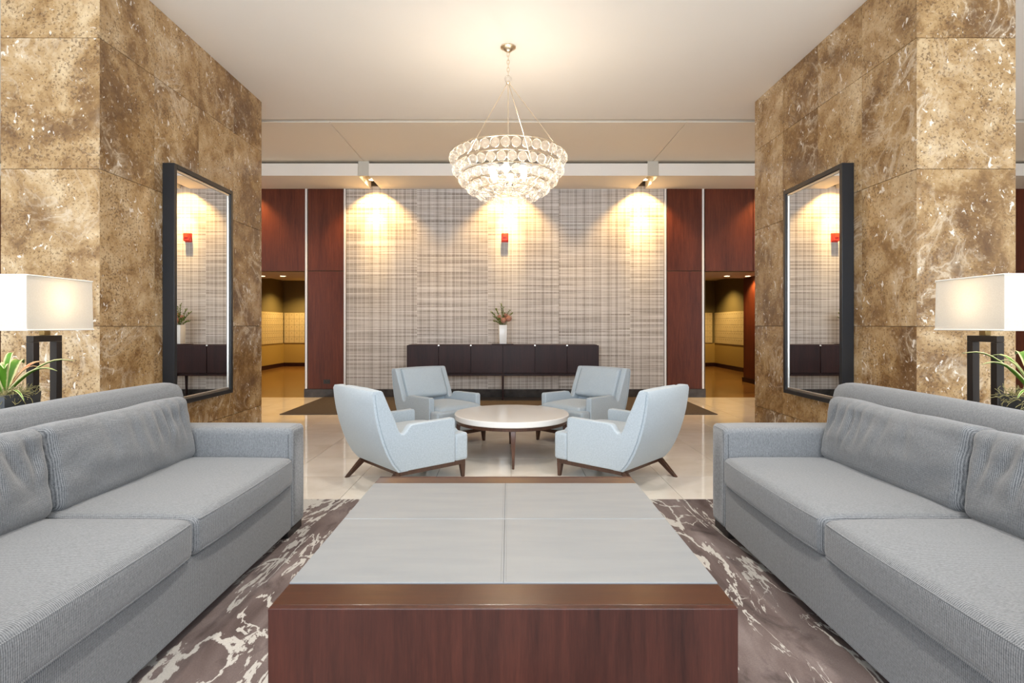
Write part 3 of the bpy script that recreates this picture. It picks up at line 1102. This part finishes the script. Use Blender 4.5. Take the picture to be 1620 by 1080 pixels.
# ================================================================== ROUND TABLE
rt = thing('round_table', 'round white topped cocktail table on tapered wooden legs', 'table', (0.034, 5.58, 0))
RT, ZT = 0.572, 0.428
lathe('table_top', [(0, ZT - 0.055), (RT - 0.008, ZT - 0.055), (RT, ZT - 0.048), (RT, ZT - 0.006), (RT - 0.006, ZT), (0, ZT)], M['stone_white'], rt, n=96)
lathe('apron', [(0.0, ZT - 0.056), (RT - 0.02, ZT - 0.056), (RT - 0.02, ZT - 0.088), (RT - 0.045, ZT - 0.088), (RT - 0.045, ZT - 0.06), (0, ZT - 0.06)], M['leg_wood'], rt, n=96)
for k in range(4):
    a = -PI / 2 + k * PI / 2 + 0.02
    bm = bmesh.new()
    d = Vector((math.cos(a), math.sin(a), 0))
    q = Vector((-d.y, d.x, 0))
    rr = []
    for z, rad, hw, hd in ((0, 0.545, 0.010, 0.010), (0.20, 0.538, 0.018, 0.017), (ZT - 0.06, 0.528, 0.026, 0.022)):
        rr.append([bm.verts.new(d * (rad + b * hd) + q * (c_ * hw) + Vector((0, 0, z))) for b, c_ in ((-1, -1), (1, -1), (1, 1), (-1, 1))])
    for r0, r1 in zip(rr, rr[1:]):
        for j in range(4):
            bm.faces.new((r0[j], r0[(j + 1) % 4], r1[(j + 1) % 4], r1[j]))
    bm.faces.new(rr[0][::-1])
    bm.faces.new(rr[-1])
    bmesh.ops.recalc_face_normals(bm, faces=bm.faces)
    bevel(bm, 0.003, 2, 40)
    add('leg', finish(bm), M['leg_wood'], rt)

# ================================================================== CONSOLE, VASE, ALARM
cs = thing('console_cabinet', 'long espresso console cabinet against the plaid feature wall', 'console', (-0.093, 9.78, 0.0105))
CW, Z0, Z1 = 1.665, 0.462, 0.957
box('cabinet_body', (-CW, CW), (-0.145, 0.23), (Z0, Z1 - 0.012), M['console_wood'], cs, 0.003)
for s in (-1, 1):
    box('top_board', tuple(sorted((s * 0.004, s * (CW - 0.03)))), (-0.14, 0.235), (Z1 - 0.0115, Z1 + 0.003), M['console_wood'], cs, 0.002)
for k in range(6):
    w = 2 * CW / 6
    a = -CW + k * w
    g = 0.006
    d = box('door', (a + g, a + w - g), (-0.165, -0.1455), (Z0 + 0.01, Z1 - 0.004 - 0.003 * (k % 2)), M['console_wood'], cs, 0.003)
for k in (1, 2, 4, 5):
    x = -CW + k * w
    box('hinge', (x - 0.014, x + 0.014), (-0.168, -0.15), (Z1 - 0.02, Z1 + 0.003), M['silver'], cs, 0.003)
box('apron_rail', (-CW + 0.02, CW - 0.02), (-0.10, 0.20), (Z0 - 0.045, Z0), M['console_wood'], cs, 0.002)
for x in (-CW + 0.22, -0.0, CW - 0.22):
    for y in (-0.13, 0.19):
        bm = bmesh.new()
        vs4 = []
        for z, h in ((0, 0.011), (Z0 - 0.0455 if False else Z0, 0.020)):
            vs4.append([bm.verts.new((x + a * h, y + b * h, z)) for a, b in ((-1, -1), (1, -1), (1, 1), (-1, 1))])
        for j in range(4):
            bm.faces.new((vs4[0][j], vs4[0][(j + 1) % 4], vs4[1][(j + 1) % 4], vs4[1][j]))
        bm.faces.new(vs4[0][::-1])
        bm.faces.new(vs4[1])
        add('leg', finish(bm, False), M['console_wood'], cs)
VX, VY, VZ = -0.098, 9.75, Z1 + 0.0136
tray = box('display_tray', (VX - 0.19, VX + 0.19), (VY - 0.1, VY + 0.1), (VZ, VZ + 0.012), M['console_wood'], None, 0.003)
tag(tray, 'thin dark tray under the white vase on the console', 'tray')
vase = thing('flower_vase', 'tall square white vase holding greenery and protea blooms', 'vase', (VX, VY, VZ + 0.012), R(8))
bm = bmesh.new()
vr = []
for z, h in ((0, 0.062), (0.33, 0.069), (0.33, 0.060), (0.02, 0.052)):
    vr.append([bm.verts.new((a * h, b * h, z)) for a, b in ((-1, -1), (1, -1), (1, 1), (-1, 1))])
for r0, r1 in zip(vr, vr[1:]):
    for j in range(4):
        bm.faces.new((r0[j], r0[(j + 1) % 4], r1[(j + 1) % 4], r1[j]))
bm.faces.new(vr[0][::-1])
bm.faces.new(vr[-1])
bmesh.ops.recalc_face_normals(bm, faces=bm.faces)
bevel(bm, 0.003, 2, 40)
add('vase_body', finish(bm), M['ceramic'], vase)


def blade(bm, pts, widths, normal=(0, 0, 1), fold=0.15, twist=0.0):
    """leaf strip along pts with uv x across"""
    uvl = bm.loops.layers.uv.verify()
    pts = [Vector(p) for p in pts]
    rows = []
    for i, p in enumerate(pts):
        t = (pts[min(i + 1, len(pts) - 1)] - pts[max(i - 1, 0)]).normalized()
        side = t.cross(Vector(normal))
        if side.length < 1e-4:
            side = t.orthogonal()
        side.normalize()
        up_ = side.cross(t).normalized()
        side = side * math.cos(twist * i) + up_ * math.sin(twist * i)
        up_ = side.cross(t).normalized()
        w_ = widths[i]
        rows.append([bm.verts.new(p + side * (w_ * a) + up_ * (abs(a) * w_ * fold)) for a in (-1, -0.5, 0, 0.5, 1)])
    n = len(rows)
    for i in range(n - 1):
        for j in range(4):
            f_ = bm.faces.new((rows[i][j], rows[i][j + 1], rows[i + 1][j + 1], rows[i + 1][j]))
            for lp, (a, b) in zip(f_.loops, ((j, i), (j + 1, i), (j + 1, i + 1), (j, i + 1))):
                lp[uvl].uv = (a / 4, b / (n - 1))


rng = random.Random(3)
sprigs = [(-0.21, 0.02, 0.22), (-0.17, -0.05, 0.14), (-0.12, 0.03, 0.27), (-0.03, 0.0, 0.36), (0.0, -0.04, 0.30), (0.13, 0.02, 0.25),
          (0.17, -0.03, 0.20), (0.15, 0.04, 0.13), (-0.08, -0.07, 0.10), (0.04, 0.06, 0.20), (-0.15, 0.07, 0.06)]
for dx, dy, dz in sprigs:
    base_ = Vector((dx * 0.12, dy * 0.3, 0.30))
    tip = Vector((dx, dy, 0.33 + dz))
    ctrl = base_.lerp(tip, 0.5) + Vector((-dx * 0.15, 0, 0.04))
    path = [base_ * (1 - k) ** 2 + ctrl * 2 * k * (1 - k) + tip * k * k for k in [i / 7 for i in range(8)]]
    st_ = tube('stem', path, [0.004 - 0.0003 * i for i in range(8)], M['stem'], vase, 5)
    bm = bmesh.new()
    for i in range(26):
        k = 0.28 + 0.72 * i / 25
        p = base_ * (1 - k) ** 2 + ctrl * 2 * k * (1 - k) + tip * k * k
        a = i * 2.4 + rng.random()
        dirv = Vector((math.cos(a), math.sin(a), 0.9 + 0.5 * rng.random())).normalized()
        L = 0.045 * (0.7 + 0.6 * rng.random())
        blade(bm, [p, p + dirv * L * 0.5, p + dirv * L + Vector((0, 0, -0.004))], [0.003, 0.0085, 0.001], (0.3, 0.1, 1), 0.2)
    add('leaf_spray', finish(bm, True, 180), M['sprig'], st_)
for x, y, z, r_ in ((0.005, -0.075, 0.405, 0.047), (0.095, -0.06, 0.435, 0.050), (0.06, 0.03, 0.49, 0.038), (-0.06, -0.02, 0.47, 0.030)):
    tube('stem', [(x * 0.2, y * 0.2, 0.29), (x, y, z - 0.01)], 0.004, M['stem'], vase, 5)
    bm = bmesh.new()
    bm_lathe(bm, [(0, -r_ * 0.95), (r_ * 0.6, -r_ * 0.7), (r_, -r_ * 0.05), (r_ * 0.86, r_ * 0.55), (r_ * 0.45, r_ * 0.9), (0, r_)], 14)
    for k in range(34):   # bracts standing off the head
        a = k * 2.39996
        zz_ = -0.7 + 1.5 * k / 34
        rr_ = r_ * math.sqrt(max(0.05, 1 - zz_ * zz_ * 0.8))
        p = Vector((rr_ * math.cos(a) * 0.92, rr_ * math.sin(a) * 0.92, zz_ * r_))
        q = p + Vector((math.cos(a) * 0.35, math.sin(a) * 0.35, 1)).normalized() * r_ * 0.5
        blade(bm, [p, p.lerp(q, 0.5) + Vector((math.cos(a), math.sin(a), 0)) * r_ * 0.10, q], [r_ * 0.12, r_ * 0.16, 0.001], (math.cos(a), math.sin(a), 0.1), 0.1)
    o = add('protea_bloom', finish(bm, True, 180), M['protea'], vase, (x, y, z))
    o.rotation_euler = (R(-25) * (1 if y < 0 else -0.3), R(40) * x * 8, 0)

al = thing('fire_alarm', 'small red fire alarm strobe mounted high on feature wall', 'alarm', (-0.058, D, 2.90))
box('back_plate', (-0.062, 0.062), (-0.02, 0), (-0.088, 0.078), M['red'], al, 0.006)
box('horn_body', (-0.056, 0.056), (-0.085, -0.0205), (-0.075, 0.072), M['red'], al, 0.014, 3)
box('strobe_lens', (-0.035, 0.035), (-0.096, -0.0855), (-0.01, 0.05), plain('red_lens', (0.85, 0.06, 0.03), 0.15), al, 0.004)

# ================================================================== LIGHT SLOTS
WARM = (1.0, 0.60, 0.20)
for i, x in enumerate(JX[1:-1]):
    for j, y in enumerate((9.46, 9.80)):
        nm = {-2.4: 'in the soffit slot left of the chandelier', 2.4: 'in the soffit slot right of the chandelier', 0.0: 'in the soffit slot behind the chandelier',
              -4.8: 'in the soffit slot beside the left pillar', 4.8: 'in the soffit slot beside the right pillar'}[x]
        t = thing('spotlight', ('front ' if j == 0 else 'rear ') + 'warm lit spotlight ' + nm, 'spotlight', (x, y, 3.90), 0, 'spotlights in the soffit slots')
        lathe('lamp_can', [(0.0, 0.066), (0.055, 0.066), (0.062, 0.05), (0.062, -0.035), (0.055, -0.035), (0.055, -0.02)], M['lamp_trim'], t, n=24)
        lathe('lens', [(0, -0.021), (0.054, -0.021)], M['lens'], t, n=24)
    big_ = x in (-2.4, 0.0, 2.4)
    # wide scallop and hot core on the wall
    light('slot_wide_spot', 'SPOT', (x, 9.72, 3.86), 150 if big_ else 100, WARM, (R(16), 0, 0), spot_size=R(112), spot_blend=0.5, shadow_soft_size=0.03)
    light('slot_core_spot', 'SPOT', (x, 9.70, 3.86), 170 if big_ else 50, (1.0, 0.70, 0.32), (R(24), 0, 0), spot_size=R(36), spot_blend=1.0, shadow_soft_size=0.03)


# corridor downlights
def downlight(x, y, z, lab, e):
    t = thing('downlight', lab, 'downlight', (x, y, z), 0, 'corridor downlights')
    lathe('trim_ring', [(0.075, 0.0), (0.075, -0.006), (0.062, -0.008), (0.060, 0.0)], M['lamp_trim'], t, n=24)
    lathe('lens', [(0, -0.002), (0.060, -0.002)], M['lens'], t, n=24)
    light('corridor_spot', 'SPOT', (x, y, z - 0.03), e, (1.0, 0.66, 0.26), (0, 0, 0), spot_size=R(125), spot_blend=0.6, shadow_soft_size=0.05)


downlight(-5.02, 12.4, 2.41, 'lit downlight in left corridor ceiling nearer the wood panel', 70)
downlight(-5.48, 12.4, 2.41, 'lit downlight in left corridor ceiling touching the marble pillar edge', 70)
downlight(4.88, 12.4, 2.41, 'lit downlight in right corridor ceiling nearer the wood panel', 60)
downlight(5.34, 12.4, 2.41, 'lit downlight in right corridor ceiling above the wood partition', 60)
for x in (-6.4, -4.9):
    light('mailroom_spot', 'SPOT', (x, 16.9, 2.70), 150, (1.0, 0.68, 0.27), (0, 0, 0), spot_size=R(130), spot_blend=0.7, shadow_soft_size=0.06)
for x in (5.9,):
    light('mailroom_spot', 'SPOT', (x, 16.4, 2.70), 150, (1.0, 0.68, 0.27), (0, 0, 0), spot_size=R(130), spot_blend=0.7, shadow_soft_size=0.06)


# mailbox banks
def mailboxes(lab, origin, rz, ncol, nrow=5):
    t = thing('mailbox_bank', lab, 'mailboxes', origin, rz, 'corridor mailbox banks')
    cw_, ch_ = 0.165, 0.96 / nrow
    box('bank_frame', (0, ncol * cw_), (-0.03, -0.001), (-0.01, 0.97), M['mailbox_body'], t)
    bm = bmesh.new()
    bm_box(bm, 0.004, cw_ - 0.004, -0.042, -0.031, 0.004, ch_ - 0.004)
    me = finish(bm, False)
    lm = bmesh.new()
    bm_box(lm, cw_ * 0.42, cw_ * 0.58, -0.048, -0.043, ch_ * 0.62, ch_ * 0.72)
    lme = finish(lm, False)
    for i in range(ncol):
        for j in range(nrow):
            d_ = add('mailbox_door', me, M['mailbox'], t, (i * cw_, 0, j * ch_))
            add('lock', lme, M['mailbox_body'], d_)


mailboxes('pale gold mailbox bank on the left corridor back wall', (-7.16, YB, 0.75), 0, 11)
mailboxes('pale gold mailbox bank on the left corridor side wall', (-7.2, YB - 1.75, 0.75), R(90), 10)
mailboxes('pale gold mailbox bank on the right corridor back wall', (5.2, YB, 0.75), 0, 8)
mailboxes('pale gold mailbox bank on the right corridor side wall', (6.62, YB - 0.06, 0.75), R(-90), 14)

# ================================================================== CHANDELIER
CX, CY = 0.0, 5.45
ch = thing('chandelier', 'tiered chandelier of clear glass bubbles hanging above the round table', 'chandelier', (CX, CY, HC))
lathe('canopy', [(0, 0), (0.075, 0), (0.075, -0.010), (0.062, -0.020), (0.045, -0.026), (0.036, -0.040), (0.018, -0.052), (0, -0.056)], M['champagne'], ch, n=32)
for k in range(6):
    zc = -0.075 - 0.037 * k
    pts = []
    for i in range(17):
        a = 2 * PI * i / 16
        p = Vector((0.012 * math.cos(a), 0, 0.024 * math.sin(a)))
        if k % 2:
            p = Vector((0, p.x, p.z))
        pts.append(p + Vector((0, 0, zc)))
    tube('chain_link', pts, 0.0035, M['champagne'], ch, 6)
lathe('hub_ball', [(0, 0.036), (0.02, 0.030), (0.033, 0.014), (0.036, 0), (0.033, -0.014), (0.02, -0.030), (0, -0.036)], M['bubble'], ch, (0, 0, -0.315), 20)
lathe('hub_cap', [(0, -0.028), (0.018, -0.030), (0.022, -0.042), (0.010, -0.052), (0, -0.054)], M['champagne'], ch, (0, 0, -0.315), 16)
RINGS = [(0.535, -1.045, 35), (0.505, -1.160, 33), (0.445, -1.255, 29), (0.365, -1.335, 24), (0.262, -1.395, 17), (0.140, -1.432, 9)]
ZH = -0.35
for a in (R(-122), R(-38), R(60), R(150)):
    r_, z_, _ = RINGS[0]
    tube('rod', [(0.006 * math.cos(a), 0.006 * math.sin(a), ZH), (r_ * math.cos(a), r_ * math.sin(a), z_)], 0.0035, M['champagne'], ch, 6)
    tube('rib', [((r - 0.001) * math.cos(a), (r - 0.001) * math.sin(a), z) for r, z, _ in RINGS] + [(0.0, 0.0, -1.46)], 0.0035, M['champagne'], ch, 6)
tube('stem', [(0, 0, ZH), (0, 0, -1.46)], 0.005, M['champagne'], ch, 8)
bm = bmesh.new()
RB = 0.0445
bm_lathe(bm, [(0, RB + 0.010), (0.007, RB + 0.008), (0.008, RB)] + [(RB * math.sin(a), RB * math.cos(a)) for a in [R(12 + 15.6 * i) for i in range(11)]] + [(0.004, -RB - 0.005), (0, -RB - 0.008)], 14)
ball = finish(bm)
for r_, z_, n in RINGS:
    pts = [(r_ * math.cos(2 * PI * i / 64), r_ * math.sin(2 * PI * i / 64), z_) for i in range(65)]
    tube('ring', pts, 0.0055, M['champagne'], ch, 6)
    for k in range(n):
        a = 2 * PI * (k + 0.37 * (n % 5)) / n
        add('glass_ball', ball, M['bubble'], ch, (r_ * math.cos(a), r_ * math.sin(a), z_ - 0.058))
for k in range(6):
    a = 2 * PI * k / 6 + 0.4
    x, y = 0.17 * math.cos(a), 0.17 * math.sin(a)
    tube('bulb_arm', [(0, 0, -1.32), (x * 0.6, y * 0.6, -1.33), (x, y, -1.30)], 0.005, M['champagne'], ch, 6)
    b_ = lathe('bulb', [(0, -0.002), (0.013, 0.0), (0.015, 0.02), (0.027, 0.05), (0.032, 0.075), (0.026, 0.098), (0.012, 0.110), (0, 0.112)], M['bulb'], ch, (x, y, -1.30), 16)
    light('chandelier_bulb', 'POINT', (CX + x * 1.0, CY + y * 1.0, HC - 1.16), 5.0, (1.0, 0.84, 0.64), shadow_soft_size=0.03)


# ================================================================== SOFA TABLES, LAMPS, PLANTERS
def side_group(s, lx, ly, ptx, pty):
    nm = 'left' if s < 0 else 'right'
    t = thing('sofa_table', 'narrow dark table behind the %s sofa carrying lamp and planter' % nm, 'table', (s * 2.56, 0, 0.012), 0, 'tables behind the sofas')
    box('table_top', (-0.24, 0.24), (1.2, 3.55), (0.70, 0.738), M['console_wood'], t, 0.004)
    for a in (-0.21, 0.21):
        for b in (1.24, 3.51):
            box('leg', (a - 0.02, a + 0.02), (b - 0.02, b + 0.02), (0, 0.6999), M['console_wood'], t, 0.003)
    TT = 0.75
    # lamp
    lp = thing('table_lamp', 'lit rectangular shade lamp with open bronze frame, behind the %s sofa' % nm, 'lamp', (s * lx, ly, TT), 0, 'table lamps behind the sofas')
    for b in (-0.078, 0.078):
        box('frame_leg', (-0.02, 0.02), (b - 0.020, b + 0.020), (0.025, 0.46), M['bronze'], lp, 0.002)
    box('frame_top', (-0.02, 0.02), (-0.098, 0.098), (0.4605, 0.495), M['bronze'], lp, 0.002)
    box('frame_foot', (-0.06, 0.06), (-0.11, 0.11), (0.0, 0.0245), M['bronze'], lp, 0.003)
    box('neck', (-0.016, 0.016), (-0.022, 0.022), (0.4955, 0.56), M['brass'], lp, 0.003)
    hx, hy, z0, z1 = 0.10, 0.232, 0.527, 0.815
    bm = bmesh.new()
    rr = []
    for z, e in ((z0, 0.0), (z1, -0.004), (z1, -0.007), (z0, -0.003)):
        rr.append([bm.verts.new((a * (hx + e), b * (hy + e), z)) for a, b in ((-1, -1), (1, -1), (1, 1), (-1, 1))])
    for r0, r1 in zip(rr, rr[1:] + rr[:1]):
        for j in range(4):
            bm.faces.new((r0[j], r0[(j + 1) % 4], r1[(j + 1) % 4], r1[j]))
    sh = add('lamp_shade', finish(bm, False), M['shade'], lp)
    for z in (z0, z1):
        e = 0.0015
        pp = [(a * (hx + e - (0.004 if z == z1 else 0)), b * (hy + e - (0.004 if z == z1 else 0)), z) for a, b in ((-1, -1), (1, -1), (1, 1), (-1, 1), (-1, -1))]
        bm = bmesh.new()
        for p, q in zip(pp, pp[1:]):
            bm_tube(bm, [p, q], 0.004, 6)
        add('shade_trim', finish(bm), M['lamp_trim'], sh)
    tube('harp', [(0, 0, 0.56), (0, 0, 0.58)], 0.008, M['brass'], lp, 8)
    tube('finial', [(0, 0, 0.815), (0, 0, 0.835)], [0.006, 0.010], M['brass'], lp, 8)
    box('shade_bar', (-hx + 0.01, hx - 0.01), (-0.005, 0.005), (0.808, 0.814), M['brass'], lp)
    lathe('bulb', [(0, 0.58), (0.013, 0.582), (0.015, 0.60), (0.03, 0.64), (0.03, 0.665), (0.015, 0.69), (0, 0.695)], M['bulb'], lp, n=14)
    light('table_lamp_bulb', 'POINT', (s * lx, ly, TT + 0.72), 1.9, (1.0, 0.76, 0.44), shadow_soft_size=0.035)

    # planter
    pl = thing('potted_bromeliad', 'variegated bromeliad in a charcoal planter with dry moss, behind the %s sofa' % nm, 'plant', (s * ptx, pty, TT), 0, 'planters behind the sofas')
    bm = bmesh.new()
    rr = []
    for z, h in ((0, 0.098), (0.21, 0.108), (0.21, 0.099), (0.17, 0.097)):
        rr.append([bm.verts.new((a * h, b * h, z)) for a, b in ((-1, -1), (1, -1), (1, 1), (-1, 1))])
    for r0, r1 in zip(rr, rr[1:]):
        for j in range(4):
            bm.faces.new((r0[j], r0[(j + 1) % 4], r1[(j + 1) % 4], r1[j]))
    bm.faces.new(rr[0][::-1])
    bm.faces.new(rr[-1])
    bmesh.ops.recalc_face_normals(bm, faces=bm.faces)
    bevel(bm, 0.003, 2, 40)
    add('planter_box', finish(bm), M['planter'], pl)
    rg = random.Random(11 if s < 0 else 12)
    bm = bmesh.new()
    for i in range(330):
        x, y = rg.uniform(-0.095, 0.095), rg.uniform(-0.095, 0.095)
        if rg.random() < 0.3:
            x = -s * rg.uniform(0.05, 0.105)
        p = Vector((x, y, 0.175 + 0.03 * rg.random()))
        pts = [p]
        dv = Vector((rg.uniform(-1, 1), rg.uniform(-1, 1), rg.uniform(0.0, 1.2))).normalized()
        for k in range(5):
            dv = (dv + Vector((rg.uniform(-1, 1), rg.uniform(-1, 1), rg.uniform(-0.9, 0.6))) * 0.7).normalized()
            p = p + dv * 0.014
            pts.append(p)
        bm_tube(bm, pts, 0.0014, 3, False)
    ms = add('moss', finish(bm), M['moss'], pl)
    ms['kind'] = 'stuff'
    # rosette: explicit arching leaves towards the room, fill behind
    LV = [  # azimuth (0 = towards room centre, 90 = away from camera), reach, rise, droop, half width
        (38, 0.29, 0.20, 0.02, 0.019, 0), (22, 0.225, 0.165, 0.03, 0.021, 0), (100, 0.16, 0.21, 0.04, 0.026, 0),
        (-20, 0.17, 0.07, 0.07, 0.008, 0), (60, 0.19, 0.19, 0.02, 0.017, 1), (48, 0.15, 0.17, 0.02, 0.013, 1),
        (125, 0.24, 0.20, 0.06, 0.024, 0), (160, 0.28, 0.17, 0.07, 0.024, 0), (200, 0.27, 0.16, 0.08, 0.024, 0),
        (240, 0.22, 0.19, 0.06, 0.024, 0), (280, 0.18, 0.18, 0.06, 0.020, 0), (315, 0.13, 0.20, 0.04, 0.018, 0), (90, 0.06, 0.23, 0.0, 0.016, 0), (250, 0.06, 0.22, 0.0, 0.016, 0)]
    if s > 0:
        LV = [(az, re_, ri * 1.22, dr * 0.8, wd, 0) for az, re_, ri, dr, wd, rd in LV]
    for az, reach, rise, droop, wd, red in LV:
        a = R(az)
        dx, dy = -s * math.cos(a), math.sin(a)
        pts, ws = [], []
        for k in range(11):
            u = k / 10
            z = 0.18 + rise * math.sin(min(1, u * 1.15) * PI / 2) - droop * u ** 3
            pts.append((dx * reach * u, dy * reach * u, z))
            ws.append(max(0.0012, wd * (0.55 + 0.9 * u) * (1 - u ** 3) if u < 1 else 0.001))
        bm = bmesh.new()
        blade(bm, pts, [w_ * 1.35 for w_ in ws], (0, 0, 1), 0.35, 0.0)
        me = finish(bm, True, 180)
        o = add('leaf', me, M['leaf_red'] if red else M['leaf'], pl)
        so = o.modifiers.new('thick', 'SOLIDIFY')
        so.thickness = 0.0012


side_group(-1, 2.60, 3.12, 2.555, 2.81)
side_group(1, 2.64, 3.08, 2.560, 2.68)
